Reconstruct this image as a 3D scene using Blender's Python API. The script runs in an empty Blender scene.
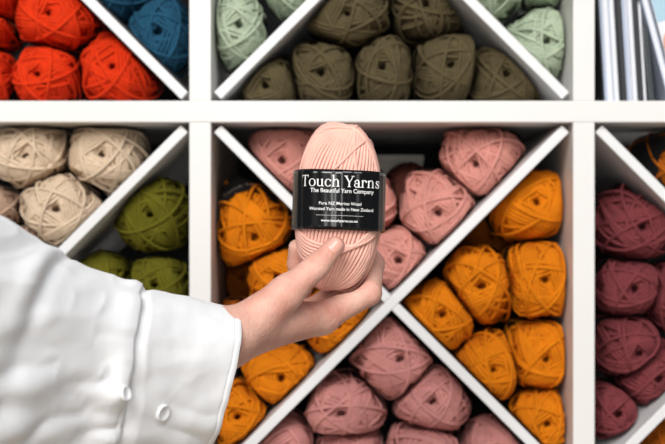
import bpy, bmesh, math, random
import numpy as np
from mathutils import Vector, Matrix, noise
from mathutils.bvhtree import BVHTree
import openvdb

random.seed(7)
rng = np.random.default_rng(7)
SC = bpy.context.scene
COL = SC.collection
F = 1409.0            # focal length in pixels of the 665 px wide frame
CAMY, CAMZ = -1.30, 1.335


def P(px, py, y):
    """a point on the photograph's pixel at depth y, in metres"""
    d = y - CAMY
    return Vector(((px - 332.5) / F * d, y, CAMZ + (222.0 - py) / F * d))


def PX(px, y=0.0):
    return (px - 332.5) / F * (y - CAMY)


def PZ(py, y=0.0):
    return CAMZ + (222.0 - py) / F * (y - CAMY)


# ------------------------------------------------------------------ materials
def srgb(r, g, b):
    f = lambda c: (c / 255 / 12.92) if c / 255 <= 0.04045 else ((c / 255 + 0.055) / 1.055) ** 2.4
    return (f(r), f(g), f(b), 1)


def material(name, rgb, rough=0.6, var=0.0, scale=40.0, bump=0.0, bscale=200.0, sheen=0.0, sss=0.0, spec=0.5, coat=0.0,
             mix2=None):
    m = bpy.data.materials.new(name)
    m.use_nodes = True
    nt = m.node_tree
    b = nt.nodes['Principled BSDF']
    b.inputs['Roughness'].default_value = rough
    b.inputs['Specular IOR Level'].default_value = spec
    base = srgb(*rgb)
    b.inputs['Base Color'].default_value = base
    tc = nt.nodes.new('ShaderNodeTexCoord')
    if var > 0:
        n = nt.nodes.new('ShaderNodeTexNoise')
        n.inputs['Scale'].default_value = scale
        n.inputs['Detail'].default_value = 4
        nt.links.new(tc.outputs['Object'], n.inputs['Vector'])
        r = nt.nodes.new('ShaderNodeValToRGB')
        c2 = srgb(*mix2) if mix2 else tuple(c * (1 - var) for c in base[:3]) + (1,)
        c1 = base if mix2 else tuple(min(1, c * (1 + var)) for c in base[:3]) + (1,)
        r.color_ramp.elements[0].position = 0.3
        r.color_ramp.elements[0].color = c2
        r.color_ramp.elements[1].position = 0.7
        r.color_ramp.elements[1].color = c1
        nt.links.new(n.outputs['Fac'], r.inputs['Fac'])
        nt.links.new(r.outputs['Color'], b.inputs['Base Color'])
    if bump > 0:
        n = nt.nodes.new('ShaderNodeTexNoise')
        n.inputs['Scale'].default_value = bscale
        n.inputs['Detail'].default_value = 3
        nt.links.new(tc.outputs['Object'], n.inputs['Vector'])
        bp = nt.nodes.new('ShaderNodeBump')
        bp.inputs['Strength'].default_value = bump
        bp.inputs['Distance'].default_value = 0.001
        nt.links.new(n.outputs['Fac'], bp.inputs['Height'])
        nt.links.new(bp.outputs['Normal'], b.inputs['Normal'])
    if sheen > 0:
        b.inputs['Sheen Weight'].default_value = sheen
        b.inputs['Sheen Roughness'].default_value = 0.5
        b.inputs['Sheen Tint'].default_value = base
    if sss > 0:
        b.inputs['Subsurface Weight'].default_value = sss
        b.inputs['Subsurface Radius'].default_value = (0.006, 0.0025, 0.0015)
        b.inputs['Subsurface Scale'].default_value = 1.0
    if coat > 0:
        b.inputs['Coat Weight'].default_value = coat
        b.inputs['Coat Roughness'].default_value = 0.2
    return m


def yarn(name, rgb, sheen=0.04):
    return material(name, rgb, rough=0.9, var=0.10, scale=60, bump=0.5, bscale=900, sheen=sheen, spec=0.15)


M = {
    'white': material('white_laminate', (228, 226, 223), rough=0.45, var=0.015, scale=6),
    'insert': material('white_insert_board', (226, 226, 226), rough=0.5, var=0.015, scale=8),
    'wall': material('charcoal_wall_paint', (40, 41, 44), rough=0.9, var=0.05, scale=5),
    'ceil': material('white_ceiling_paint', (235, 233, 230), rough=0.9, var=0.01, scale=3),
    'floor': material('oak_floor', (190, 170, 146), rough=0.6, var=0.15, scale=4),
    'red': yarn('scarlet_wool', (218, 56, 18)),
    'blue': yarn('petrol_blue_wool', (34, 80, 106)),
    'sage': yarn('sage_wool', (174, 187, 162)),
    'brown': yarn('moss_brown_wool', (90, 79, 55)),
    'cream': yarn('oatmeal_wool', (216, 194, 168)),
    'tan': yarn('tan_wool', (190, 160, 138)),
    'olive': yarn('olive_green_wool', (100, 96, 24)),
    'pink': yarn('dusty_pink_wool', (208, 144, 132)),
    'rose': yarn('rose_pink_wool', (200, 138, 132)),
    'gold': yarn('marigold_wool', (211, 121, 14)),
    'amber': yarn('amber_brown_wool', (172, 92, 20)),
    'wine': yarn('wine_red_wool', (122, 58, 62)),
    'held': yarn('pale_pink_wool', (240, 186, 170)),
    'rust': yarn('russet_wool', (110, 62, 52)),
    'band': material('black_satin_paper', (14, 14, 15), rough=0.2, bump=0.06, bscale=90, spec=0.5),
    'bandm': material('black_matt_paper', (14, 14, 15), rough=0.6, spec=0.3),
    'ink': material('white_print', (236, 234, 232), rough=0.5),
    'inkdim': material('grey_print', (120, 112, 104), rough=0.6),
    'skin': material('skin', (228, 182, 164), rough=0.5, var=0.12, scale=42, bump=0.6, bscale=380, sss=0.18, spec=0.35,
                     mix2=(206, 144, 126)),
    'nail': material('nail', (226, 168, 152), rough=0.28, spec=0.5, coat=0.3),
    'shirt': material('white_cotton', (244, 244, 245), rough=0.9, bump=0.35, bscale=70, sheen=0.2, spec=0.15),
    'button': material('white_button', (232, 232, 232), rough=0.3, spec=0.5),
    'page': material('page_paper', (226, 227, 232), rough=0.8, var=0.02, scale=30),
    'pageblue': material('blue_grey_paper', (176, 186, 206), rough=0.6),
    'dark': material('dark_cover', (34, 36, 40), rough=0.45),
    'slate': material('slate_cover', (92, 98, 100), rough=0.5),
    'lav': material('pale_lavender_cover', (190, 198, 216), rough=0.45),
    'sky': material('pale_blue_print', (168, 200, 216), rough=0.5),
    'peach': material('peach_print', (206, 150, 122), rough=0.5, var=0.08, scale=60),
    'box': material('ivory_card', (238, 232, 218), rough=0.8),
}


# ------------------------------------------------------------------ helpers
def link(name, me, mat=None, parent=None, smooth=False):
    o = bpy.data.objects.new(name, me)
    COL.objects.link(o)
    if mat is not None and not me.materials:
        me.materials.append(mat)
    if parent is not None:
        o.parent = parent
    if smooth:
        me.polygons.foreach_set('use_smooth', [True] * len(me.polygons))
    return o


def tag(o, label, cat, group=None):
    o['label'] = label
    o['category'] = cat
    if group:
        o['group'] = group
    return o


def empty(name, loc):
    o = bpy.data.objects.new(name, None)
    o.location = loc
    o.empty_display_size = 0.02
    COL.objects.link(o)
    return o


def mesh_np(name, verts, faces):
    me = bpy.data.meshes.new(name)
    me.from_pydata([tuple(v) for v in verts], [], [tuple(int(i) for i in f) for f in faces])
    me.update()
    return me


def box_mesh(name, lo, hi, bevel=0.0012):
    bm = bmesh.new()
    bmesh.ops.create_cube(bm, size=1)
    lo, hi = Vector(lo), Vector(hi)
    for v in bm.verts:
        v.co = Vector([(lo[i] + hi[i]) / 2 + v.co[i] * (hi[i] - lo[i]) for i in range(3)])
    if bevel:
        bmesh.ops.bevel(bm, geom=bm.edges[:], offset=bevel, segments=2, affect='EDGES', profile=0.6)
    me = bpy.data.meshes.new(name)
    bm.to_mesh(me)
    bm.free()
    return me


def slab_mesh(name, poly, y0, y1, bevel=0.001):
    """polygon in x,z extruded along depth y0..y1"""
    bm = bmesh.new()
    a = [bm.verts.new((x, y0, z)) for x, z in poly]
    b = [bm.verts.new((x, y1, z)) for x, z in poly]
    n = len(poly)
    bm.faces.new(a)
    bm.faces.new(b[::-1])
    for i in range(n):
        bm.faces.new((a[i], b[i], b[(i + 1) % n], a[(i + 1) % n]))
    bmesh.ops.recalc_face_normals(bm, faces=bm.faces[:])
    if bevel:
        bmesh.ops.bevel(bm, geom=bm.edges[:], offset=bevel, segments=2, affect='EDGES', profile=0.6)
    me = bpy.data.meshes.new(name)
    bm.to_mesh(me)
    bm.free()
    return me


# ------------------------------------------------------------------ room
def structure(name, lo, hi, mat):
    o = link(name, box_mesh(name, lo, hi, 0), mat)
    o['kind'] = 'structure'
    return o


DEPTH = 0.385
structure('floor', (-2.6, -3.6, -0.05), (2.6, 0.45, 0.0), M['floor'])
structure('wall_back', (-2.6, 0.40, 0.0), (2.6, 0.45, 2.7), M['wall'])

# ------------------------------------------------------------------ shelving unit
PITCH, TH = 384.0, 21.5
XS = [200 + PITCH * k for k in (-2, -1, 0, 1, 2, 3)]          # uprights, in pixels of the front plane
ZS = [111.5 + PITCH * k for k in (-1, 0, 1, 2, 3, 4)]         # boards
unit = empty('shelving_unit', (0, 0, 0))
tag(unit, 'white open cube shelving unit filled with yarn behind the held ball', 'shelf')
TP = TH / 2 * 1.30 / F
for zc in ZS:
    me = box_mesh('shelf_board', (PX(XS[0]) - TP, 0, PZ(zc) - TP), (PX(XS[-1]) + TP, DEPTH, PZ(zc) + TP), 0.0012)
    link('shelf_board', me, M['white'], unit)
for xc in XS:
    for a, b in zip(ZS[:-1], ZS[1:]):
        me = box_mesh('upright', (PX(xc) - TP, 0.0006, PZ(b) + TP), (PX(xc) + TP, DEPTH - 0.001, PZ(a) - TP), 0.0006)
        link('upright', me, M['white'], unit)


def insert(ci, ri, label):
    """two diagonal boards crossing in a cubby; ci, ri: upright left of it and board above it"""
    x0, x1 = PX(XS[ci]) + TP + 0.001, PX(XS[ci + 1]) - TP - 0.001
    z1, z0 = PZ(ZS[ri]) - TP - 0.001, PZ(ZS[ri + 1]) + TP + 0.001
    cx, cz = (x0 + x1) / 2, (z0 + z1) / 2
    t = 0.0046
    root = empty('cross_divider', (cx, 0.008, z0))
    tag(root, label, 'divider', 'white cross dividers in the cubbies')
    y0, y1 = 0.009, 0.372
    q = t * math.sqrt(2)
    e = 0.0045
    loc = root.location

    def add(poly):
        me = slab_mesh('divider_board', [(x - loc.x, z - loc.z) for x, z in poly], y0 - loc.y, y1 - loc.y, 0.001)
        link('divider_board', me, M['insert'], root)
    # one long board and one made of two halves that slot against it
    dx, dz = (x1 - x0), (z1 - z0)
    n = Vector((-dz, dx)).normalized() * t
    a = Vector((x0 + e, z0 + e)); b = Vector((x1 - e, z1 - e))
    add([(a + n)[:], (a - n)[:], (b - n)[:], (b + n)[:]])
    m = Vector((dz, dx)).normalized() * t
    a = Vector((x0 + e, z1 - e)); b = Vector((x1 - e, z0 + e)); c = Vector((cx, cz))
    u = (b - a).normalized()
    add([(a + m)[:], (a - m)[:], (c - m - u * t * 1.02)[:], (c + m - u * t * 1.02)[:]])
    add([(b + m)[:], (b - m)[:], (c - m + u * t * 1.02)[:], (c + m + u * t * 1.02)[:]])


insert(1, 0, 'white cross divider between the scarlet and the petrol blue balls')
insert(2, 0, 'white cross divider between the moss brown and the sage balls')
insert(1, 1, 'white cross divider between the oatmeal and the olive green balls')
insert(2, 1, 'white cross divider between the pink and the marigold balls behind the hand')
insert(3, 1, 'white cross divider beside the wine red balls')


# ------------------------------------------------------------------ yarn
def sweep(path, r, sides=5, closed=False):
    """tube along path (N,3); its frame stays aligned to the outward direction"""
    n = len(path)
    tan = np.gradient(path, axis=0)
    tan /= np.linalg.norm(tan, axis=1)[:, None] + 1e-12
    out = path / (np.linalg.norm(path, axis=1)[:, None] + 1e-12)
    b = np.cross(tan, out)
    b /= np.linalg.norm(b, axis=1)[:, None] + 1e-9
    nn = np.cross(b, tan)
    ang = np.arange(sides) * 2 * math.pi / sides
    v = path[:, None, :] + r * (np.cos(ang)[None, :, None] * nn[:, None, :] + np.sin(ang)[None, :, None] * b[:, None, :])
    v = v.reshape(-1, 3)
    i = np.arange(n - 1)[:, None] * sides
    j = np.arange(sides)[None, :]
    k = (j + 1) % sides
    f = np.stack([i + j, i + k, i + sides + k, i + sides + j], -1).reshape(-1, 4)
    return v, f


def fast_mesh(name, v, f):
    me = bpy.data.meshes.new(name)
    me.vertices.add(len(v))
    me.vertices.foreach_set('co', np.ascontiguousarray(v, dtype=np.float32).ravel())
    n = len(f)
    me.loops.add(n * 4)
    me.loops.foreach_set('vertex_index', np.ascontiguousarray(f, dtype=np.int32).ravel())
    me.polygons.add(n)
    me.polygons.foreach_set('loop_start', np.arange(n, dtype=np.int32) * 4)
    me.update(calc_edges=True)
    me.polygons.foreach_set('use_smooth', [True] * n)
    me.validate()
    return me


def radius_fn(rx, rl, rz, p, dimple, seed, lump=0.03):
    """distance of the surface from the centre in direction u; long axis is local Z"""
    g = np.random.default_rng(seed)
    ks = g.normal(size=(5, 3)) * 1.6
    ph = g.uniform(0, 6.28, 5)

    def R(u):
        s = (np.abs(u[:, 0] / rx) ** p + np.abs(u[:, 1] / rz) ** p)
        s = s ** (2.3 / p) + np.abs(u[:, 2] / rl) ** 2.3
        r = s ** (-1 / 2.3)
        ca = np.clip(np.abs(u[:, 2]), 0, 1)
        ang = np.arccos(ca)
        r = r * (1 - dimple * np.exp(-(ang / 0.16) ** 2))
        for k, q in zip(ks, ph):
            r = r * (1 + lump / 2 * np.sin(u @ k * 2 + q))
        return r
    return R


def wind(R, loops, seg, lift):
    """one continuous strand: each loop = (azimuth, tilt, height)"""
    L = np.array(loops)
    n = len(L)
    t = np.arange(n * seg) / seg
    k = np.arange(n)
    phi = np.interp(t, k + 0.5, L[:, 0])
    al = np.interp(t, k + 0.5, L[:, 1])
    h = np.interp(t, k + 0.5, L[:, 2])
    w = t * 2 * math.pi
    A = np.stack([np.cos(phi), np.sin(phi), 0 * phi], -1)
    B = np.stack([-np.sin(phi), np.cos(phi), 0 * phi], -1)
    Z = np.array([0, 0, 1.0])[None]
    v1 = Z * np.cos(al)[:, None] + A * np.sin(al)[:, None]
    u = v1 * np.cos(w)[:, None] + B * np.sin(w)[:, None]
    return u * (R(u) + h + lift)[:, None]


def core_mesh(R, inset, nu=40, nv=26):
    v, f = [], []
    for j in range(nv + 1):
        th = math.pi * (0.004 + 0.992 * j / nv)
        for i in range(nu):
            a = 2 * math.pi * i / nu
            v.append((math.sin(th) * math.cos(a), math.sin(th) * math.sin(a), math.cos(th)))
    v = np.array(v)
    v = v * (R(v) - inset)[:, None]
    for j in range(nv):
        for i in range(nu):
            f.append((j * nu + i, (j + 1) * nu + i, (j + 1) * nu + (i + 1) % nu, j * nu + (i + 1) % nu))
    return fast_mesh('yarn_core', v, np.array(f))


def ring_mesh(name, R, z0, z1, off, nu=64, nz=8, taper=0.0):
    v, f = [], []
    prof = []
    for j in range(nz + 1):
        prof.append((z0 + (z1 - z0) * j / nz, off))
    for z, o in prof:
        for i in range(nu):
            a = 2 * math.pi * i / nu
            d = np.array([[math.cos(a), math.sin(a), 0.0]])
            r = R(d)[0] + o
            for _ in range(3):
                d2 = np.array([[r * math.cos(a), r * math.sin(a), z]])
                d2 /= np.linalg.norm(d2)
                rr = R(d2)[0] + o
                r = min(r, math.sqrt(max(1e-8, rr * rr - z * z)))
            v.append((r * math.cos(a), r * math.sin(a), z))
    for j in range(nz):
        for i in range(nu):
            f.append((j * nu + i, j * nu + (i + 1) % nu, (j + 1) * nu + (i + 1) % nu, (j + 1) * nu + i))
    me = fast_mesh(name, np.array(v), np.array(f))
    return me


BL = 0.060                   # half length of a shelf ball
YR = 0.0016                 # strand radius


def make_ball(k, b):
    """a shelf ball: core, one long wound strand and a paper band, flattened where it presses on boards and neighbours"""
    g = np.random.default_rng(500 + k)
    T = np.array((Matrix.Rotation(b['tilt'][1], 3, 'Z') @ Matrix.Rotation(b['tilt'][0], 3, 'X') @ Matrix.Rotation(math.radians(90), 3, 'X')))
    cuts = [(np.array([n[0], 0, n[1]]), m) for n, m in b['cuts']]

    def shape(dimple, pad):
        R0 = radius_fn(b['a'], BL * b['sl'], b['h'], 2.25, dimple, 900 + k, 0.035)

        def R(u):
            r = R0(u)
            w = u @ T.T
            for n, m in cuts:
                q = -(w @ n)
                d = (m - pad) / np.maximum(q, 1e-3)
                d = np.where(q > 1e-3, d, 1.0)
                hh = np.clip(0.5 + 0.5 * (d - r) / 0.008, 0, 1)
                r = np.minimum(d, d + (r - d) * hh - 0.008 * hh * (1 - hh))
            return r
        return R
    R, RC = shape(0.14, 0.0034), shape(0.45, 0.0034)
    loops = []
    nb = 50
    p0 = g.uniform(0, 6.28)
    for i in range(nb):
        loops.append((p0 + i * 2 * math.pi / nb * 1.02 + g.normal() * 0.012, 0.11 + 0.02 * g.normal(), -0.0058 + 0.0010 * g.random()))
    phi = loops[-1][0]
    nbd = int(g.integers(10, 14))
    for i in range(nbd):
        phi += g.uniform(1.2, 2.6)
        a0 = g.choice([0.09, 0.12, 0.17, 0.26, 0.36], p=[0.3, 0.25, 0.2, 0.15, 0.10]) + g.uniform(-0.02, 0.02)
        nl = int(g.integers(3, 8))
        da = g.uniform(0.048, 0.060)
        base = -0.0050 + 0.0046 * i / nbd
        dp = g.uniform(-0.05, 0.06)
        for j in range(nl):
            loops.append((phi + j * dp, a0 + j * da, base + g.uniform(0, 0.0012)))
    for j in range(int(g.integers(3, 6))):        # single strands left lying across the end
        phi += g.uniform(0.9, 2.4)
        loops.append((phi, g.choice([0.10, 0.16, 0.24, 0.34]), 0.0012))
    v, f = sweep(wind(R, loops, 40, 0), YR, 5)
    core, strand = core_mesh(RC, 0.0066), fast_mesh('wound_strand', v @ T.T, f)
    co_ = np.empty(len(core.vertices) * 3, np.float32)
    core.vertices.foreach_get('co', co_)
    core.vertices.foreach_set('co', (co_.reshape(-1, 3) @ T.T).astype(np.float32).ravel())
    core.update()
    o = link('yarn_ball', core, M[b['mat']])
    o.location = (b['c'][0], b['yd'], b['c'][1])
    link('wound_strand', strand, M[b['mat']], o)
    if b['band']:
        bd = ring_mesh('label_band', R, b['band'][0], b['band'][1], 0.0016 if b['band'][1] < 0.02 else 0.0024)
        co_ = np.empty(len(bd.vertices) * 3, np.float32)
        bd.vertices.foreach_get('co', co_)
        bd.vertices.foreach_set('co', (co_.reshape(-1, 3) @ T.T).astype(np.float32).ravel())
        bd.update()
        bo = link('label_band', bd, M['bandm'], o)
        if b['band'][1] > 0.02:
            cu = bpy.data.curves.new('faint_lettering', 'FONT')
            cu.body = 'Touch Yarns'
            to = bpy.data.objects.new('faint_lettering', cu)
            COL.objects.link(to)
            bpy.context.view_layer.update()
            me = bpy.data.meshes.new_from_object(to.evaluated_get(bpy.context.evaluated_depsgraph_get()))
            bpy.data.objects.remove(to)
            w_ = max(v_.co.x for v_ in me.vertices)
            for v_ in me.vertices:
                a_ = -0.75 + 1.0 * v_.co.x / w_
                z_ = b['band'][1] - 0.006 - 0.006 * v_.co.y
                r_ = b['a']
                for _ in range(4):
                    d2 = np.array([[r_ * math.sin(a_), r_ * math.cos(a_), z_]])
                    d2 /= np.linalg.norm(d2)
                    r_ = math.sqrt(max(1e-8, (R(d2)[0] + 0.0027) ** 2 - z_ * z_))
                v_.co = T @ np.array([r_ * math.sin(a_), r_ * math.cos(a_), z_])
            link('faint_lettering', me, M['inkdim'], bo)
    tag(o, b['label'], 'yarn', b['group'])
    return o


def shelf_ball(mat, x0, x1, y0, y1, label, group, yd=0.085, sl=1.0, tilt=None, band=(-0.030, 0.006), var=None):
    d = yd - CAMY
    loc = P((x0 + x1) / 2, (y0 + y1) / 2, yd)
    if tilt is None:
        tilt = (random.uniform(-5, 5), random.uniform(-5, 5))
    SPEC.append(dict(mat=mat, c=np.array([loc.x, loc.z]), yd=yd, a=(x1 - x0) / 2 * d / F * 1.04, h=(y1 - y0) / 2 * d / F * 1.04, sl=sl,
                     tilt=(math.radians(tilt[0]), math.radians(tilt[1])), label=label, group=group, band=band, var=var))


SPEC = []


def support(b, n):
    q = 1.8
    return (abs(b['a'] * n[0]) ** q + abs(b['h'] * n[1]) ** q) ** (1 / q)


def settle():
    """let the balls press against boards and each other without passing through"""
    for b in SPEC:
        b['o'] = b['c'].copy()
        x, z = b['c']
        b['pl'] = []
        ci = max(i for i in range(len(XS)) if PX(XS[i]) < x)
        ri = max(i for i in range(len(ZS)) if PZ(ZS[i]) > z)
        b['pl'] += [((1, 0), PX(XS[ci]) + TP), ((-1, 0), -(PX(XS[ci + 1]) - TP)), ((0, -1), -(PZ(ZS[ri]) - TP)), ((0, 1), PZ(ZS[ri + 1]) + TP)]
        if not (ci == 3 and ri == 0):
            c = np.array([(PX(XS[ci]) + PX(XS[ci + 1])) / 2, (PZ(ZS[ri]) + PZ(ZS[ri + 1])) / 2])
            r = math.sqrt(0.5)
            for n in (np.array([r, r]), np.array([r, -r])):
                s_ = 1.0 if n @ (b['c'] - c) > 0 else -1.0
                b['pl'].append((tuple(n * s_), s_ * (n @ c) + 0.0050))
        b['cuts'] = []
        for _ in range(4):
            for n, o in b['pl']:
                m = n[0] * b['c'][0] + n[1] * b['c'][1] - o
                if m < 0.017:
                    b['c'] = b['c'] + np.array(n) * (0.017 - m)
        x, z = b['c']
        for n, o in b['pl']:
            m = n[0] * x + n[1] * z - o
            if m < 0.055:
                b['cuts'].append((n, m))
    for i, b in enumerate(SPEC):
        for k, e in enumerate(SPEC):
            if i == k or abs(b['yd'] - e['yd']) > 0.095:
                continue
            d = b['c'] - e['c']
            L = np.linalg.norm(d)
            n = d / L
            sb, se = support(b, n), support(e, n)
            if L < sb + se + 0.004:
                b['cuts'].append((tuple(n), max(0.010, L * sb / (sb + se) + 0.0006)))
    for k, b in enumerate(SPEC):
        make_ball(k, b)


G = 'scarlet balls in the upper left cubby'
shelf_ball('red', 19, 103, -8, 51, 'wide scarlet yarn ball lying on top of the pile under the slanted divider', G, 0.08)
shelf_ball('red', 18, 84, 48, 108, 'scarlet yarn ball on the shelf, between two others, with a wide scarlet ball above', G, 0.085)
shelf_ball('red', 83, 160, 36, 108, 'scarlet yarn ball at the right end of its row, touching the slanted divider', G, 0.085)
shelf_ball('red', -44, 17, 16, 49, 'scarlet yarn ball cut by the picture edge, in the middle layer', G, 0.08)
shelf_ball('red', -50, 17, 50, 108, 'scarlet yarn ball cut by the picture edge, standing on the shelf', G, 0.085)
shelf_ball('red', -24, 28, -30, 16, 'small sliver of a scarlet yarn ball in the top left corner', G, 0.09)
G = 'petrol blue balls in the upper left cubby'
shelf_ball('blue', 131, 192, 2, 77, 'petrol blue yarn ball leaning against the upright, lowest of the blue pile', G, 0.085)
shelf_ball('blue', 88, 150, -50, 26, 'petrol blue yarn ball half cut off by the top edge above the divider', G, 0.11)
G = 'sage balls left of the moss brown pile'
shelf_ball('sage', 212, 264, -9, 70, 'sage green yarn ball squeezed between the left upright and the divider', G, 0.085)
shelf_ball('sage', 262, 318, -48, 18, 'sage green yarn ball cut by the top edge, just above the left divider', G, 0.09)
G = 'moss brown balls in the upper centre cubby'
shelf_ball('brown', 238, 292, 50, 108, 'moss brown yarn ball at the left end of the bottom row', G, 0.085)
shelf_ball('brown', 291, 355, 42, 108, 'moss brown yarn ball second from the left in the bottom row', G, 0.08)
shelf_ball('brown', 354, 413, 42, 108, 'moss brown yarn ball in the middle of the bottom row of five', G, 0.085)
shelf_ball('brown', 412, 475, 36, 108, 'moss brown yarn ball second from the right in the bottom row', G, 0.08)
shelf_ball('brown', 474, 544, 37, 108, 'moss brown yarn ball at the right end of the bottom row', G, 0.09)
shelf_ball('brown', 304, 391, -10, 49, 'wide moss brown yarn ball on the upper row, above the second and third', G, 0.08)
shelf_ball('brown', 392, 468, -25, 42, 'dark moss brown yarn ball on the upper row, right of the wide one', G, 0.10)
shelf_ball('brown', 358, 408, -40, 6, 'moss brown yarn ball barely showing at the top edge, above the upper row', G, 0.205)
G = 'sage balls right of the moss brown pile'
shelf_ball('sage', 506, 573, 10, 82, 'sage green yarn ball lowest against the right upright above the divider', G, 0.085)
shelf_ball('sage', 468, 520, -48, 24, 'sage green yarn ball cut by the top edge, resting on the right divider', G, 0.08)
shelf_ball('sage', 519, 572, -50, 10, 'sage green yarn ball cut by the top edge, beside the right upright', G, 0.09)
G = 'oatmeal balls in the left cubby'
shelf_ball('cream', -7, 75, 123, 187, 'broad oatmeal yarn ball under the shelf at the left picture edge', G, 0.08)
shelf_ball('cream', 70, 149, 123, 194, 'oatmeal yarn ball under the shelf, beside the top end of the divider', G, 0.085)
shelf_ball('cream', 23, 103, 172, 247, 'oatmeal yarn ball below the upper two, lying on the divider', G, 0.07)
shelf_ball('tan', -34, 27, 187, 229, 'tan yarn ball cut by the left edge, beside the lower oatmeal ball', G, 0.10)
shelf_ball('tan', 8, 62, 226, 274, 'tan yarn ball half hidden by the white sleeve', G, 0.10)
G = 'olive green balls in the left cubby'
shelf_ball('olive', 119, 189, 178, 253, 'olive green yarn ball, upper one leaning on the upright', G, 0.085)
shelf_ball('olive', 78, 133, 253, 306, 'olive green yarn ball just above the sleeve, next to the divider', G, 0.10)
shelf_ball('olive', 130, 189, 256, 318, 'olive green yarn ball just above the sleeve, next to the upright', G, 0.09)
G = 'pink balls in the top of the centre cubby'
shelf_ball('pink', 247, 320, 125, 196, 'dusty pink yarn ball under the shelf, left of the held ball', G, 0.10)
shelf_ball('pink', 441, 523, 124, 199, 'dusty pink yarn ball on top of its pile, leaning on the right divider', G, 0.085, tilt=(6, -14))
shelf_ball('pink', 397, 475, 171, 249, 'dusty pink yarn ball under the topmost one, hole facing out', G, 0.075)
shelf_ball('pink', 338, 401, 172, 236, 'dusty pink yarn ball mostly hidden by the held ball, right of its band', G, 0.10)
shelf_ball('pink', 366, 433, 226, 297, 'dusty pink yarn ball lowest in the notch where the dividers cross', G, 0.08)
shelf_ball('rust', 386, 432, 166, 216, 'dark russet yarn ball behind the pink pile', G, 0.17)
G = 'marigold balls left of the held ball'
shelf_ball('gold', 215, 289, 178, 266, 'marigold yarn ball with wide black band under the left divider', G, 0.085, tilt=(17, 6), band=(-0.030, 0.030))
shelf_ball('gold', 249, 305, 246, 306, 'marigold yarn ball above the wrist, left of the held ball', G, 0.08)
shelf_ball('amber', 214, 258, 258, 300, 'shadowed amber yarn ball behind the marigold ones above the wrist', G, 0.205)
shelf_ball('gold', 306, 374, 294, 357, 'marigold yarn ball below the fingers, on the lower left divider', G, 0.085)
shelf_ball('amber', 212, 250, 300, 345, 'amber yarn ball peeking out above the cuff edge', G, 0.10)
shelf_ball('gold', 243, 322, 346, 403, 'wide marigold yarn ball under the wrist, against the lower divider', G, 0.085)
shelf_ball('gold', 209, 274, 380, 448, 'marigold yarn ball beside the cuff at the bottom edge', G, 0.075)
shelf_ball('gold', 284, 338, 262, 316, 'marigold yarn ball seen through the gap between thumb and finger', G, 0.205)
G = 'marigold balls right of the crossing'
shelf_ball('gold', 488, 566, 172, 242, 'marigold yarn ball at the top of the right pile, below the divider end', G, 0.085)
shelf_ball('gold', 443, 513, 247, 327, 'tall marigold yarn ball left of the second one down the upright', G, 0.08)
shelf_ball('gold', 499, 570, 240, 318, 'marigold yarn ball second from the top along the right upright', G, 0.075)
shelf_ball('gold', 399, 478, 277, 353, 'marigold yarn ball nearest the crossing, pointing into the corner', G, 0.085)
shelf_ball('gold', 449, 517, 328, 403, 'marigold yarn ball on the lower right divider', G, 0.075)
shelf_ball('gold', 500, 572, 317, 387, 'marigold yarn ball third from the top along the right upright', G, 0.085)
shelf_ball('gold', 503, 573, 386, 456, 'marigold yarn ball lowest along the right upright, at the bottom edge', G, 0.08)
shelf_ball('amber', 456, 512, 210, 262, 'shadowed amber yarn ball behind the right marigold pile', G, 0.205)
G = 'pink balls in the bottom of the centre cubby'
shelf_ball('rose', 349, 433, 318, 397, 'large rose pink yarn ball right under the crossing', G, 0.08, tilt=(-4, 8))
shelf_ball('rose', 303, 386, 373, 433, 'wide rose pink yarn ball lower left of the large one', G, 0.075)
shelf_ball('rose', 392, 471, 367, 429, 'rose pink yarn ball lower right of the large one', G, 0.085)
shelf_ball('rose', 384, 459, 420, 478, 'rose pink yarn ball in the middle of the row cut by the bottom edge', G, 0.08)
shelf_ball('rose', 314, 384, 429, 480, 'rose pink yarn ball below the wide one, cut by the bottom edge', G, 0.085)
shelf_ball('rose', 258, 314, 411, 480, 'rose pink yarn ball against the lower left divider at the bottom edge', G, 0.085)
shelf_ball('rose', 459, 520, 413, 480, 'rose pink yarn ball against the lower right divider at the bottom edge', G, 0.09)
G = 'wine red balls in the right cubby'
shelf_ball('wine', 595, 666, 187, 259, 'wine red yarn ball on top of the pile under the right divider', G, 0.085)
shelf_ball('wine', 594, 652, 258, 315, 'wine red yarn ball second from the top along the upright', G, 0.08)
shelf_ball('wine', 641, 712, 262, 333, 'wine red yarn ball cut by the right edge, second layer', G, 0.09)
shelf_ball('wine', 594, 656, 313, 377, 'wine red yarn ball third from the top along the upright', G, 0.075)
shelf_ball('wine', 612, 692, 344, 412, 'wine red yarn ball cut by the right edge, above the lower divider', G, 0.085)
shelf_ball('wine', 594, 639, 388, 444, 'wine red yarn ball lowest along the upright', G, 0.08)
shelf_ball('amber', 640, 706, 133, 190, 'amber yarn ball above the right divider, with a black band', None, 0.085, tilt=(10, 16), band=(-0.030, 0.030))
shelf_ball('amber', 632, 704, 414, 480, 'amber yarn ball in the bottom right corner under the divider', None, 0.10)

settle()

# the pale box deep in the centre cubby
bx = empty('storage_box', P(403, 184, 0.25))
tag(bx, 'ivory card box at the back of the cubby behind the pink balls', 'box')
link('box_body', box_mesh('box_body', (-0.035, 0, -0.03), (0.022, 0.05, 0.024), 0.001), M['box'], bx)
link('lid', box_mesh('lid', (-0.036, -0.001, 0.0243), (0.023, 0.051, 0.032), 0.001), M['box'], bx)


# ------------------------------------------------------------------ upper right cubby: papers
SH = PZ(ZS[1]) + TP          # top of the shelf


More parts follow.
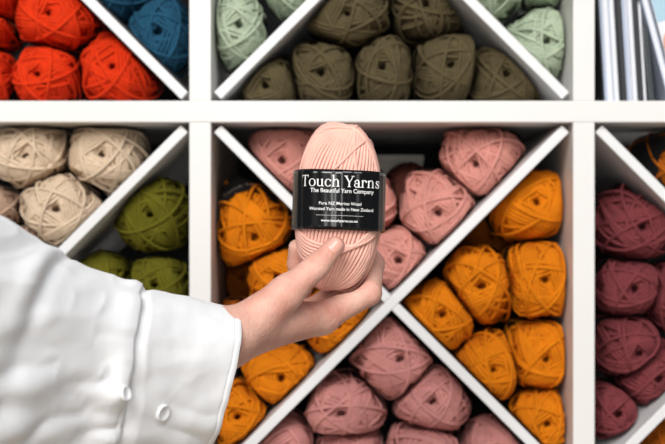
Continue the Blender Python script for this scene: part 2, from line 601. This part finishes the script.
def lean_book(name, label, cat, xb0, xb1, lean, height, y0, depth, cover, page, group=None, cov=0.0016, stripes=()):
    """upright booklet leaning sideways: covers and page block; xb in pixels at the shelf, y0 front"""
    w = (xb1 - xb0) / F * (y0 - CAMY)
    root = empty(name, (PX(xb0, y0), y0, SH + 0.0005))
    root.rotation_euler = (0, lean, 0)
    tag(root, label, cat, group)
    for lo, hi in ((0, cov), (w - cov, w)):
        link('cover', box_mesh('cover', (lo, 0, 0), (hi, depth, height), 0.0003), M[cover], root)
    e = [cov] + [cov + (w - 2 * cov) * s for s in stripes] + [w - cov]
    for i, (a, b) in enumerate(zip(e[:-1], e[1:])):
        link('pages', box_mesh('pages', (a + 0.0001, 0.001 + 0.0008 * (i % 2), 0.001), (b - 0.0001, depth - 0.003, height - 0.003), 0.0002),
             M[page if i % 2 == 0 else 'page'], root)
    return root


lb = math.radians
lean_book('booklet', 'thick white booklet with dark cover next to the upright', 'booklet', 603.5, 621.5, -lb(3.4), 0.112, 0.03, 0.17, 'dark', 'pageblue', 'booklets in the upper right cubby', stripes=(0.22, 0.6, 0.68))
lean_book('booklet', 'dark-backed booklet of white and blue-grey pages, second from the upright', 'booklet', 622.3, 643.5, -lb(3.5), 0.112, 0.035, 0.17, 'dark', 'pageblue', 'booklets in the upper right cubby', cov=0.005, stripes=(0.35, 0.5, 0.58))
lean_book('leaflet', 'thin white leaflet pressed against the second booklet', 'leaflet', 644.3, 646.8, -lb(3.6), 0.097, 0.035, 0.15, 'page', 'page', None, cov=0.0004)
lean_book('leaflet', 'short slate grey leaflet, its top end showing', 'leaflet', 650.3, 654, -lb(5.5), 0.0745, 0.03, 0.14, 'slate', 'dark', None, cov=0.0009)
lean_book('folder', 'pale lavender folder leaning with its wide side showing', 'folder', 669.3, 676, -lb(15.0), 0.116, 0.03, 0.20, 'lav', 'page', None, cov=0.0012)
card = empty('pattern_card', P(679, 100, 0.04))
card.location.z = SH + 0.0006
card.rotation_euler = (0, -lb(15.2), 0)
tag(card, 'pale card printed in blue and peach beside the lavender folder', 'card')
link('card_sheet', box_mesh('card_sheet', (0, 0, 0), (0.05, 0.004, 0.13), 0.0005), M['page'], card)
link('sky_print', box_mesh('sky_print', (0.0005, -0.0004, 0.080), (0.0495, 0.0002, 0.129), 0), M['sky'], card)
bm = bmesh.new()
vs = [bm.verts.new((0.0165 + 0.016 * math.cos(a), 0, 0.056 + 0.017 * math.sin(a) * (1 + 0.1 * math.sin(3 * a)))) for a in np.linspace(0, 2 * math.pi, 33)[:-1]]
fc = bm.faces.new(vs)
ex = bmesh.ops.extrude_face_region(bm, geom=[fc])
bmesh.ops.translate(bm, verts=[v for v in ex['geom'] if isinstance(v, bmesh.types.BMVert)], vec=(0, -0.0006, 0))
bmesh.ops.recalc_face_normals(bm, faces=bm.faces[:])
me = bpy.data.meshes.new('peach_print'); bm.to_mesh(me); bm.free()
link('peach_print', me, M['peach'], card)

# ------------------------------------------------------------------ the held ball
HY = -0.300
HB = P(338.8, 207.5, HY)
HR, HL = 0.0288, 0.0615
held = empty('yarn_ball', HB)
held.rotation_euler = (math.radians(-2), math.radians(2.0), 0)
tag(held, 'pale pink yarn ball with black printed band held up in the hand', 'yarn')
RH = radius_fn(HR, HL, HR * 1.0, 2.9, 0.05, 5, 0.008)
g = np.random.default_rng(5)
loops = []
nb = 96
for k in range(nb):          # under layer, both slants
    loops.append((k * 2 * math.pi / nb, 0.10 + 0.01 * g.normal(), -0.0034 + 0.0004 * g.random()))
YH = 0.00125


def fan(front_deg, n, al, h, step, dal=0.0):
    """n strands whose front crossings march across the viewer's side from front_deg (0 = facing the camera, + = right)"""
    for k in range(n):
        a = math.radians(-90 + front_deg) + k * step
        loops.append((a - math.pi / 2 if al >= 0 else a + math.pi / 2, abs(al) + dal * k + g.normal() * 0.004, h + g.random() * 0.0003))


STEP = 0.00275 / HR
fan(-95, 34, -0.20, -0.0008, STEP)             # main front bundle, tops leaning to the right
fan(66, 7, 0.19, 0.0007, STEP * 0.8, 0.014)   # diagonal bundle crossing at the upper right
fan(62, 7, -0.60, 0.0009, STEP * 0.8, 0.03)          # diagonal bundle at the lower right
path = wind(RH, loops, 72, 0)
v, f = sweep(path, YH, 6)
link('yarn_core', core_mesh(RH, 0.0040, 56, 36), M['held'], held)
link('wound_strand', fast_mesh('wound_strand', v, f), M['held'], held)


def band_point(a, z, off):
    """a: angle from the front (radians, + to the right), z along the ball"""
    d = np.array([[math.sin(a), -math.cos(a), 0.0]])
    r = RH(d)[0] + 0.0037 + off
    r += 0.00022 * math.sin(9 * a + 1.0) + 0.00018 * math.sin(17 * a) + 0.00012 * math.sin(31 * a + 40 * z)
    return (r * math.sin(a), -r * math.cos(a), z)


Z0, Z1 = PZ(231.5, -0.334) - HB.z, PZ(171, -0.334) - HB.z
NA, NZB = 220, 14
v = [band_point(2 * math.pi * i / NA, Z0 + (Z1 - Z0) * j / NZB, 0) for j in range(NZB + 1) for i in range(NA)]
f = [(j * NA + i, j * NA + (i + 1) % NA, (j + 1) * NA + (i + 1) % NA, (j + 1) * NA + i) for j in range(NZB) for i in range(NA)]
band = link('label_band', fast_mesh('label_band', np.array(v), np.array(f)), M['band'], held)
sol = band.modifiers.new('thick', 'SOLIDIFY'); sol.thickness = 0.0003; sol.offset = -1


# ---- lettering: drawn serif capitals and small letters, wrapped on the band
def ell(cx, cy, rx, ry, n=28, a0=0, a1=2 * math.pi):
    return [(cx + rx * math.cos(a), cy + ry * math.sin(a)) for a in np.linspace(a0, a1, n)]


def glyphs():
    """each glyph: (list of quads / polygons, advance); x-height 0.68, cap height 1"""
    X = 0.66
    W = 0.13        # thick stem
    H = 0.06        # thin stroke / serif height

    def rect(x0, y0, x1, y1): return [(x0, y0), (x1, y0), (x1, y1), (x0, y1)]

    def stem(x, y0, y1, top='l', bot=True):
        out = [rect(x, y0, x + W, y1)]
        if bot:
            out.append([(x - 0.09, y0), (x + W + 0.09, y0), (x + W + 0.09, y0 + 0.035), (x + W, y0 + 0.07), (x, y0 + 0.07), (x - 0.09, y0 + 0.035)])
        if top == 'l':
            out.append([(x - 0.10, y1 - 0.07), (x, y1 - 0.10), (x + W, y1 - 0.02), (x + W, y1 + 0.02)])
        return out

    def ring(cx, cy, rx, ry, tx, ty, a0=0, a1=2 * math.pi, n=28, tilt=0.0):
        o = ell(cx, cy, rx, ry, n, a0, a1)
        i = ell(cx, cy, rx - tx, ry - ty, n, a0 + tilt, a1 + tilt)
        return [[o[k], o[k + 1], i[k + 1], i[k]] for k in range(n - 1)]

    def arch(x0, x1, y, h, n=12):
        """thin-to-thick arch joining two stems"""
        out = []
        for k in range(n):
            def pt(q, inner):
                a = math.pi * (1 - q)
                cx, rx = (x0 + x1) / 2, (x1 - x0) / 2
                t = 0.05 + 0.09 * q
                if inner: return (cx + (rx - t) * math.cos(a), y + (h - 0.07) * math.sin(a))
                return (cx + rx * math.cos(a), y + h * math.sin(a))
            a, b = k / n, (k + 1) / n
            out.append([pt(a, 0), pt(b, 0), pt(b, 1), pt(a, 1)])
        return out
    g = {}
    g['T'] = (stem(0.37, 0, 1, None) + [rect(0.04, 1 - H, 0.83, 1), [(0.04, 1), (0.04, 0.78), (0.075, 0.78), (0.15, 0.94), (0.15, 1)], [(0.83, 1), (0.83, 0.78), (0.795, 0.78), (0.72, 0.94), (0.72, 1)]], 0.86)
    g['o'] = (ring(0.37, 0.33, 0.33, 0.35, 0.115, 0.05, tilt=0.12), 0.74)
    g['u'] = (stem(0.10, 0.16, X, 'l', False) + stem(0.52, 0, X, 'l', False) + [rect(0.52, 0, 0.76, 0.045)]
              + [[(a, b) for a, b in q] for q in [[(0.10 + (1 - math.cos(t0)) * 0.235, 0.20 - math.sin(t0) * 0.215), (0.10 + (1 - math.cos(t1)) * 0.235, 0.20 - math.sin(t1) * 0.215),
                                                  (0.10 + W * 0.75 + (1 - math.cos(t1)) * 0.185, 0.20 - math.sin(t1) * 0.13), (0.10 + W * 0.75 + (1 - math.cos(t0)) * 0.185, 0.20 - math.sin(t0) * 0.13)] for t0, t1 in zip(np.linspace(0, math.pi, 13)[:-1], np.linspace(0, math.pi, 13)[1:])]], 0.78)
    g['c'] = (ring(0.37, 0.33, 0.32, 0.35, 0.125, 0.05, 0.75, 2 * math.pi - 0.6, 24, 0.05) + [ell(0.57, 0.52, 0.075, 0.075, 14)], 0.68)
    g['h'] = (stem(0.10, 0, 1.05) + stem(0.54, 0, 0.42, None) + arch(0.17, 0.67, 0.40, 0.29), 0.84)
    g['Y'] = (stem(0.39, 0, 0.45, None) + [[(0.05, 0.98), (0.22, 0.98), (0.52, 0.42), (0.40, 0.40)], [(0.76, 0.98), (0.84, 0.98), (0.52, 0.40), (0.47, 0.46)], rect(-0.03, 0.955, 0.31, 1), rect(0.64, 0.955, 0.94, 1)], 0.86)
    g['a'] = (stem(0.42, 0.06, 0.46, None, False) + arch(0.10, 0.55, 0.44, 0.25) + ring(0.29, 0.19, 0.24, 0.20, 0.10, 0.055) + [rect(0.42, 0, 0.68, 0.05), rect(0.42, 0, 0.55, 0.1), ell(0.15, 0.49, 0.07, 0.07, 14)], 0.68)
    g['r'] = (stem(0.10, 0, X) + arch(0.18, 0.58, 0.46, 0.22) + [ell(0.51, 0.53, 0.085, 0.085, 14)], 0.60)
    g['n'] = (stem(0.10, 0, X) + stem(0.54, 0, 0.42, None) + arch(0.17, 0.67, 0.40, 0.29), 0.84)
    s = []
    ctrl = [(0.47, 0.55), (0.36, 0.64), (0.20, 0.62), (0.13, 0.50), (0.22, 0.40), (0.36, 0.31), (0.46, 0.20), (0.40, 0.06), (0.24, 0.02), (0.10, 0.12)]
    for k in range(len(ctrl) - 1):
        a, b = Vector(ctrl[k]), Vector(ctrl[k + 1])
        th = lambda q: 0.032 + 0.045 * math.exp(-((q - 4.6) / 1.7) ** 2)
        d = (b - a).normalized(); nrm = Vector((-d.y, d.x))
        a2, b2 = a - d * 0.015, b + d * 0.015
        s.append([(a2 + nrm * th(k))[:], (b2 + nrm * th(k + 1))[:], (b2 - nrm * th(k + 1))[:], (a2 - nrm * th(k))[:]])
    s += [[(0.46, 0.44), (0.50, 0.44), (0.50, 0.64), (0.43, 0.58)], [(0.07, 0.24), (0.11, 0.24), (0.14, 0.08), (0.07, 0.02)]]
    g['s'] = (s, 0.58)
    g[' '] = ([], 0.34)
    return g


GL = glyphs()
A_OF = []            # arc length table along the band's front
aa = np.linspace(-1.75, 1.75, 701)
pts = np.array([band_point(a, 0, 0.0)[:2] for a in aa])
arc = np.concatenate([[0], np.cumsum(np.linalg.norm(np.diff(pts, axis=0), axis=1))])
arc -= np.interp(0, aa, arc)


def wrap_mesh(name, bm, off=0.00028):
    """flat lettering (x = arc length, y = height) onto the band"""
    xs = [v.co.x for v in bm.verts]
    x = min(xs)
    while x < max(xs):
        x += 0.0012
        bmesh.ops.bisect_plane(bm, geom=bm.verts[:] + bm.edges[:] + bm.faces[:], plane_co=(x, 0, 0), plane_no=(1, 0, 0), dist=1e-7)
    for v in bm.verts:
        a = float(np.interp(v.co.x, arc, aa))
        v.co = band_point(a, v.co.y, off)
    bmesh.ops.recalc_face_normals(bm, faces=bm.faces[:])
    me = bpy.data.meshes.new(name)
    bm.to_mesh(me)
    bm.free()
    return me


def px_arc(px):
    """arc length on the band whose front view falls on pixel column px"""
    best = np.interp((px - 338.5) / F * (HY - 0.030 - CAMY), pts[70:631, 0], arc[70:631])
    return float(best)


def z_of(py):
    return PZ(py, -0.334) - HB.z


total = sum(GL[c][1] for c in 'Touch Yarns')
xa, xb = px_arc(301.0), px_arc(378.3)
wsc = (xb - xa) / total
hsc = (PZ(177.0, -0.334) - PZ(188.3, -0.334))
bm = bmesh.new()
cx = xa
zb = z_of(188.3)
for ch in 'Touch Yarns':
    polys, adv = GL[ch]
    for pl in polys:
        bm.faces.new([bm.verts.new((cx + x * wsc, zb + y * hsc, 0)) for x, y in pl])
    cx += adv * wsc
link('title_lettering', wrap_mesh('title_lettering', bm), M['ink'], held)


def text_line(name, s, px0, px1, base_py, height_px, bold=0.0):
    cu = bpy.data.curves.new(name, 'FONT')
    cu.body = s
    cu.size = 1.0
    cu.offset = bold
    o = bpy.data.objects.new(name, cu)
    COL.objects.link(o)
    bpy.context.view_layer.update()
    dg = bpy.context.evaluated_depsgraph_get()
    me = bpy.data.meshes.new_from_object(o.evaluated_get(dg))
    bpy.data.objects.remove(o)
    bm = bmesh.new()
    bm.from_mesh(me)
    bpy.data.meshes.remove(me)
    xs = [v.co.x for v in bm.verts]
    x0, x1 = min(xs), max(xs)
    a0, a1 = px_arc(px0), px_arc(px1)
    hz = (PZ(0, -0.334) - PZ(height_px, -0.334)) / 0.72
    z = z_of(base_py)
    for v in bm.verts:
        v.co = Vector((a0 + (v.co.x - x0) / (x1 - x0) * (a1 - a0), z + v.co.y * hz, 0))
    link(name, wrap_mesh(name, bm), M['ink'], held)


text_line('small_lettering', 'The Beautiful Yarn Company', 309.5, 372.5, 194.3, 4.4, 0.008)
text_line('small_lettering', 'Pure NZ Merino Wool', 318.5, 360.5, 206.6, 3.2, 0.008)
text_line('small_lettering', 'Worsted Yarn made in New Zealand', 309, 372.5, 212.2, 3.2, 0.008)
text_line('small_lettering', 'www.touchyarns.co.nz', 321, 357.5, 223.6, 2.6, 0.02)
bm = bmesh.new()
x0, x1, z = px_arc(316), px_arc(363), z_of(217.3)
bm.faces.new([bm.verts.new(c) for c in ((x0, z, 0), (x1, z, 0), (x1, z + 0.00016, 0), (x0, z + 0.00016, 0))])
link('rule_line', wrap_mesh('rule_line', bm), M['ink'], held)

# ------------------------------------------------------------------ the hand (one continuous surface)
VX = 0.0011
pl = lambda a: np.array(P(*a))
J = {
    'w2': pl((222, 334, -0.388)), 'w3': pl((220, 340, -0.378)), 'w4': pl((220, 343, -0.366)), 'w5': pl((218, 345, -0.355)),
    'm2': pl((322, 318, -0.318)), 'm3': pl((316, 318, -0.296)), 'm4': pl((304, 316, -0.276)), 'm5': pl((288, 311, -0.262)),
    'p2': pl((369, 293, -0.304)), 'd2': pl((374, 264, -0.270)), 't2': pl((364, 245, -0.258)),
    'p3': pl((362, 290, -0.264)), 'd3': pl((358, 258, -0.250)), 't3': pl((350, 236, -0.251)),
    'p4': pl((340, 291, -0.247)), 'd4': pl((334, 258, -0.247)), 't4': pl((328, 238, -0.252)),
    'p5': pl((302, 288, -0.252)), 'd5': pl((296, 264, -0.260)), 't5': pl((296, 247, -0.266)),
    'cmc': pl((240, 331, -0.380)), 'mc1': pl((286, 293, -0.362)), 'ip1': pl((317, 266, -0.352)), 'tip1': pl((335, 246, -0.3465)),
    'elb': pl((24, 396, -0.505)),
}
LO = np.array([P(120, 300, -0.46).x, -0.475, P(300, 395, -0.42).z])
HI = np.array([P(392, 300, -0.26).x, -0.225, P(300, 222, -0.3).z])
N = np.ceil((HI - LO) / VX).astype(int)
gx, gy, gz = np.meshgrid(*[LO[i] + VX * np.arange(N[i]) for i in range(3)], indexing='ij')
gx, gy, gz = gx.astype(np.float32), gy.astype(np.float32), gz.astype(np.float32)


def cone(a, b, r0, r1):
    d = b - a
    L2 = float(d @ d)
    h = ((gx - a[0]) * d[0] + (gy - a[1]) * d[1] + (gz - a[2]) * d[2]) / L2
    np.clip(h, 0, 1, out=h)
    return np.sqrt((gx - a[0] - h * d[0]) ** 2 + (gy - a[1] - h * d[1]) ** 2 + (gz - a[2] - h * d[2]) ** 2) - (r0 + (r1 - r0) * h)


def smin(a, b, k):
    h = np.clip(0.5 + 0.5 * (b - a) / k, 0, 1)
    return b + (a - b) * h - k * h * (1 - h)


palm = cone(J['w2'], J['m2'], 0.0145, 0.0108)
palm = smin(palm, cone(J['w3'], J['m3'], 0.0150, 0.0105), 0.012)
palm = smin(palm, cone(J['w4'], J['m4'], 0.0150, 0.0098), 0.012)
palm = smin(palm, cone(J['w5'], J['m5'], 0.0150, 0.0092), 0.012)
fa = (J['w3'] + J['w4']) / 2
dirf = (J['elb'] - fa) / np.linalg.norm(J['elb'] - fa)
palm = smin(palm, cone(J['w2'], J['w2'] + dirf * 0.11, 0.0140, 0.0165), 0.014)
palm = smin(palm, cone(J['w5'], J['w5'] + dirf * 0.11, 0.0143, 0.0165), 0.014)
# web between thumb and forefinger
palm = smin(palm, cone(pl((262, 318, -0.362)), pl((304, 318, -0.328)), 0.0140, 0.0080), 0.010)
# thenar
thumb = cone(J['cmc'], J['mc1'], 0.0150, 0.0112)
thumb = smin(thumb, cone(J['mc1'], J['ip1'], 0.0108, 0.0085), 0.006)
thumb = smin(thumb, cone(J['ip1'], J['tip1'], 0.0083, 0.0068), 0.004)
# faint creases over the thumb joint
ax = (J['tip1'] - J['mc1']); ax /= np.linalg.norm(ax)
s_ = (gx - J['ip1'][0]) * ax[0] + (gy - J['ip1'][1]) * ax[1] + (gz - J['ip1'][2]) * ax[2]
for off in (-0.0022, 0.0004, 0.0028):
    thumb = thumb + 0.00035 * np.exp(-((s_ - off) / 0.0006) ** 2)
body = smin(palm, thumb, 0.007)
for n_, rr in (('2', (0.0103, 0.0087, 0.0075, 0.0066)), ('3', (0.0100, 0.0088, 0.0076, 0.0067)), ('4', (0.0094, 0.0082, 0.0071, 0.0063)), ('5', (0.0088, 0.0072, 0.0062, 0.0056))):
    fg = cone(J['m' + n_], J['p' + n_], rr[0], rr[1])
    fg = smin(fg, cone(J['p' + n_], J['d' + n_], rr[1], rr[2]), 0.003)
    fg = smin(fg, cone(J['d' + n_], J['t' + n_], rr[2], rr[3]), 0.003)
    body = np.minimum(body, smin(palm, fg, 0.007))
# the flesh gives way to the ball
mi = held.rotation_euler.to_matrix().inverted()
px_, py_, pz_ = gx.ravel() - HB.x, gy.ravel() - HB.y, gz.ravel() - HB.z
near_ = np.nonzero((px_ ** 2 + py_ ** 2 + pz_ ** 2 < 0.08 ** 2) & (body.ravel() < 0.004))[0]
q_ = np.stack([px_[near_], py_[near_], pz_[near_]], -1) @ np.array(mi).T
r_ = np.linalg.norm(q_, axis=1) + 1e-9
gap = RH(q_ / r_[:, None]) + 0.0026 - r_
bf = body.ravel()
bf[near_] = np.maximum(bf[near_], gap)
body = bf.reshape(body.shape)
grid = openvdb.FloatGrid(1.0)
grid.copyFromArray(body / VX)
pts_, tris_, quads_ = grid.convertToPolygons(0.0, 0.0)
pts_ = pts_ * VX + LO
bm = bmesh.new()
bv = [bm.verts.new(p) for p in pts_]
for q in list(quads_) + list(tris_):
    try:
        bm.faces.new([bv[int(i)] for i in q])
    except ValueError:
        pass
bmesh.ops.smooth_vert(bm, verts=bm.verts[:], factor=0.5, use_axis_x=True, use_axis_y=True, use_axis_z=True)
bmesh.ops.smooth_vert(bm, verts=bm.verts[:], factor=0.5, use_axis_x=True, use_axis_y=True, use_axis_z=True)
bmesh.ops.recalc_face_normals(bm, faces=bm.faces[:])
me = bpy.data.meshes.new('body')
bm.to_mesh(me)
hand_bvh = BVHTree.FromBMesh(bm)
bm.free()
person = empty('person', P(40, 372, -0.56))
tag(person, 'outstretched arm in loose white shirt sleeve, left hand holding up a pink ball', 'person')
hb = link('body', me, M['skin'], None, True)
hb.parent = person
hb.matrix_parent_inverse = Matrix.Translation(-person.location)

# thumb nail: a curved plate pressed on the surface
ctr = (J['tip1'] * 0.80 + J['ip1'] * 0.20)
axv = Vector(J['tip1'] - J['ip1']).normalized()
nv = (Vector((0.10, -1, 0.16))); nv = (nv - axv * nv.dot(axv)).normalized()
sv = axv.cross(nv).normalized()
v, f = [], []
NU, NW = 13, 13
for j in range(NW):
    for i in range(NU):
        a = (i / (NU - 1) - 0.5) * 2
        b = (j / (NW - 1) - 0.5) * 2
        w = 0.0050 * (1 - 0.10 * b * b)
        l = 0.0058 * math.sqrt(max(0.0, 1 - 0.30 * a * a))
        q = Vector(ctr) + axv * (0.0030 + b * l) + sv * (a * w)
        hit = hand_bvh.ray_cast(q + nv * 0.03, -nv)
        loc = hit[0] if hit[0] else q
        edge = max(abs(a), abs(b))
        v.append(loc + nv * (0.0005 if edge < 0.95 else -0.0003))
for j in range(NW - 1):
    for i in range(NU - 1):
        f.append((j * NU + i, j * NU + i + 1, (j + 1) * NU + i + 1, (j + 1) * NU + i))
nl = link('thumbnail', mesh_np('thumbnail', v, f), M['nail'], None, True)
nl['label'] = 'pale thumbnail'
nl.parent = hb

# ------------------------------------------------------------------ the sleeve
# rings: top px, bottom px, centre depth, half depth, shift of the near side along the arm (px)
RG = [
    ((236, 311), (197, 456), -0.372, 0.045, 17),
    ((190, 301), (152, 470), -0.398, 0.052, 14),
    ((143, 291), (105, 486), -0.432, 0.057, 12),
    ((112, 280), (72, 500), -0.455, 0.060, 10),
    ((60, 256), (20, 520), -0.500, 0.064, 6),
    ((0, 222), (-40, 540), -0.556, 0.068, 0),
    ((-70, 190), (-120, 560), -0.620, 0.072, 0),
    ((-170, 160), (-220, 590), -0.700, 0.074, 0),
]


def cat(vals, t):
    n = len(vals)
    k = min(int(t), n - 2)
    u = t - k
    p0, p1, p2, p3 = (np.array(vals[max(0, min(n - 1, k + i))], float) for i in (-1, 0, 1, 2))
    return 0.5 * ((2 * p1) + (-p0 + p2) * u + (2 * p0 - 5 * p1 + 4 * p2 - p3) * u * u + (-p0 + 3 * p1 - 3 * p2 + p3) * u ** 3)


RV = [np.array([*P(*a, y), *P(*b, y), y, hd, sh]) for a, b, y, hd, sh in RG]


def sleeve_point(t, th):
    q = cat(RV, t)
    T, B, y, hd, sh = Vector(q[0:3]), Vector(q[3:6]), q[6], q[7], q[8]
    c = (T + B) / 2
    up = (T - B) / 2
    q2 = cat(RV, min(t + 0.05, 6.99)); q1 = cat(RV, max(t - 0.05, 0))
    ax = (Vector((q1[0:3] + q1[3:6]) / 2) - Vector((q2[0:3] + q2[3:6]) / 2))
    ax.normalize()
    near = Vector((0, -1, 0))
    cs, sn = math.cos(th), math.sin(th)
    e = 0.86
    cs2 = math.copysign(abs(cs) ** e, cs); sn2 = math.copysign(abs(sn) ** e, sn)
    shift = Vector((1, 0, -0.15)) * (sh * 0.00063 * sn)
    return c + up * cs2 + near * (hd * sn2) + shift


def wrinkle(t, th):
    """folds of the cloth, outwards positive (metres)"""
    p = sleeve_point(t, th)
    near = max(0.0, math.sin(th))
    w = 0.0
    # soft broad undulation and finer diagonal creases
    w += 0.0035 * noise.noise(p * 16) * min(1, max(0, t - 1.2) / 1.5)
    q = Vector((p.x * 30 + p.z * 14, p.y * 10, p.z * 55 - p.x * 24))
    w += 0.0024 * noise.noise(q + Vector((3.1, 0, 0))) * min(0.75, 0.35 + max(0, t - 1.6) * 0.6)
    rid = 1 - abs(noise.noise(Vector((p.x * 22 + 5, p.y * 22, p.z * 60)))) * 2
    w += 0.0007 * max(0, rid) ** 3 * (0.4 if t < 2 else 1.0)
    q = Vector((p.x * 75 + p.z * 45, p.y * 20, p.z * 90 - p.x * 60))
    w += 0.0004 * noise.noise(q)
    low = 1 / (1 + math.exp(-(th - 1.35) * 6))
    q = Vector((p.x * 26 - p.z * 18, p.y * 14, p.z * 62 + p.x * 30))
    w += low * 0.0048 * (abs(noise.noise(q)) * 2 - 0.5) * (0.4 if t < 2 else 1.0)
    # gathers just behind the cuff seam
    if t > 1.9:
        k = math.exp(-((t - 2.3) / 0.45) ** 2) * min(1, (t - 1.9) / 0.2)
        w += k * (0.0022 + 0.0012 * math.sin(th * 11 + 2 * math.sin(th * 3)))
    # fold standing up at the top of the arm
    w += 0.0025 * math.exp(-((t - 4.25 - 0.25 * (th - 0.5)) / 0.16) ** 2) * math.exp(-((th - 0.6) / 0.7) ** 2)
    w -= 0.0030 * math.exp(-((t - 4.0 - 0.2 * (th - 0.5)) / 0.12) ** 2) * math.exp(-((th - 0.6) / 0.7) ** 2)
    return w


def cloth(name, t0, t1, nt, nth, extra):
    P0 = np.array([[sleeve_point(t0 + (t1 - t0) * j / nt, 2 * math.pi * i / nth) for i in range(nth)] for j in range(nt + 1)])
    v = []
    for j in range(nt + 1):
        t = t0 + (t1 - t0) * j / nt
        for i in range(nth):
            th = 2 * math.pi * i / nth
            ju, jd = min(j + 1, nt), max(j - 1, 0)
            n = np.cross(P0[ju, i] - P0[jd, i], P0[j, (i + 1) % nth] - P0[j, i - 1])
            n /= np.linalg.norm(n) + 1e-12
            c = P0[j].mean(axis=0)
            if n @ (P0[j, i] - c) < 0:
                n = -n
            thw = th if th < math.pi * 1.6 else th - 2 * math.pi
            v.append(P0[j, i] + n * (wrinkle(t, thw) + extra(t, thw)))
    f = [(j * nth + i, j * nth + (i + 1) % nth, (j + 1) * nth + (i + 1) % nth, (j + 1) * nth + i) for j in range(nt) for i in range(nth)]
    return fast_mesh(name, np.array(v), np.array(f))


def seam(th):
    return 1.96 + 0.10 * math.sin(th * 2.0 + 0.6) + 0.03 * math.sin(th * 7)


def cuff_extra(t, th):
    e = 0.0008
    e += 0.0002 * math.exp(-((t - 0.10) / 0.05) ** 2)       # stitched rim
    e -= 0.0003 * math.exp(-((t - 0.17) / 0.02) ** 2)
    s_ = seam(th)
    if t > s_ - 0.25:
        e -= 0.0030 * min(1.0, (t - s_ + 0.25) / 0.25)
    return e


sl = link('shirt_sleeve', cloth('shirt_sleeve', 1.80, 7.0, 210, 200, lambda t, th: 0.0004 - 0.0060 * min(1.0, max(0.0, (seam(th) + 0.05 - t) / 0.06))), M['shirt'])
cf = link('cuff', cloth('cuff', 0.0, 2.12, 90, 200, cuff_extra), M['shirt'])
inv = Matrix.Translation(-person.location)
for o in (sl, cf):
    m_ = o.modifiers.new('thick', 'SOLIDIFY'); m_.thickness = 0.0010 if o is sl else 0.0014; m_.offset = -1
sl.parent = person
sl.matrix_parent_inverse = inv
cf.parent = sl


def button(px, py, target, r=0.0054):
    bm = bmesh.new(); bm.from_mesh(target.data)
    tree = BVHTree.FromBMesh(bm); bm.free()
    o = Vector((0, CAMY, CAMZ)); d = (P(px, py, 0) - o).normalized()
    h = tree.ray_cast(o, d)
    if not h[0]:
        return
    n = h[1] if h[1].dot(d) < 0 else -h[1]
    bm = bmesh.new()
    prof = [(0.0, 0.0010), (0.45, 0.0010), (0.62, 0.0013), (0.8, 0.0021), (0.93, 0.0020), (1.0, 0.0013), (1.0, 0.0), (0.0, 0.0)]
    rings = []
    for q, z in prof:
        rings.append([bm.verts.new((q * r * math.cos(a), q * r * math.sin(a), z)) for a in np.linspace(0, 2 * math.pi, 33)[:-1]] if q > 0 else [bm.verts.new((0, 0, z))])
    for A, B in zip(rings[:-1], rings[1:]):
        if len(A) == 1 or len(B) == 1:
            c, R_ = (A[0], B) if len(A) == 1 else (B[0], A)
            for i in range(32):
                bm.faces.new((c, R_[i], R_[(i + 1) % 32]))
        else:
            for i in range(32):
                bm.faces.new((A[i], A[(i + 1) % 32], B[(i + 1) % 32], B[i]))
    bmesh.ops.recalc_face_normals(bm, faces=bm.faces[:])
    me = bpy.data.meshes.new('button'); bm.to_mesh(me); bm.free()
    b = link('button', me, M['button'], None, True)
    b.parent = sl
    b.matrix_world = Matrix.Translation(h[0] + n * 0.0010) @ n.to_track_quat('Z', 'Y').to_matrix().to_4x4()
    th = bmesh.new()
    for dx in (-1, 1):
        for dy in (-1, 1):
            bmesh.ops.create_circle(th, cap_ends=True, segments=10, radius=r * 0.11, matrix=Matrix.Translation((dx * r * 0.2, dy * r * 0.2, 0.00115)))
    return b


bpy.context.view_layer.update()
button(161, 412, cf)
button(123, 394, sl, 0.0045)

# ------------------------------------------------------------------ light
w = bpy.data.worlds.new('World')
SC.world = w
w.use_nodes = True
bg = w.node_tree.nodes['Background']
bg.inputs['Color'].default_value = (0.80, 0.90, 1.0, 1)
bg.inputs['Strength'].default_value = 0.12


def area(name, loc, target, sx, sy, power, color=(1, 1, 1)):
    l = bpy.data.lights.new(name, 'AREA')
    l.shape = 'RECTANGLE'; l.size = sx; l.size_y = sy
    l.energy = power; l.color = color
    o = bpy.data.objects.new(name, l)
    COL.objects.link(o)
    o.location = loc
    o.rotation_euler = (Vector(target) - Vector(loc)).to_track_quat('-Z', 'Y').to_euler()
    return o


area('window_daylight', (-0.6, -2.7, 2.7), (0, 0, 1.25), 1.2, 1.2, 84, (1.0, 0.975, 0.95))
area('streak_fill_light', (-0.07, -3.4, 1.35), (0, 0, 1.33), 0.45, 1.9, 22, (1.0, 0.99, 0.97))  # added strip light, no real door: streak on the band, frontal fill
area('shop_lamp', (0.5, -1.6, 2.75), (0, -0.2, 1.3), 0.6, 0.6, 14, (0.96, 0.98, 1.0))

# ------------------------------------------------------------------ camera
cam = bpy.data.cameras.new('camera')
co = bpy.data.objects.new('camera', cam)
COL.objects.link(co)
co.location = (0, CAMY, CAMZ)
co.rotation_euler = (math.radians(90), 0, 0)
cam.sensor_width = 36.0
cam.lens = F * 36.0 / 665.0
cam.clip_start = 0.05
cam.dof.use_dof = True
cam.dof.focus_distance = 0.965
cam.dof.aperture_fstop = 10.0
SC.camera = co
vs_ = SC.view_settings
vs_.view_transform = 'Standard'
vs_.look = 'None'
vs_.exposure = -0.06
vs_.gamma = 1.0
vs_.use_curve_mapping = False
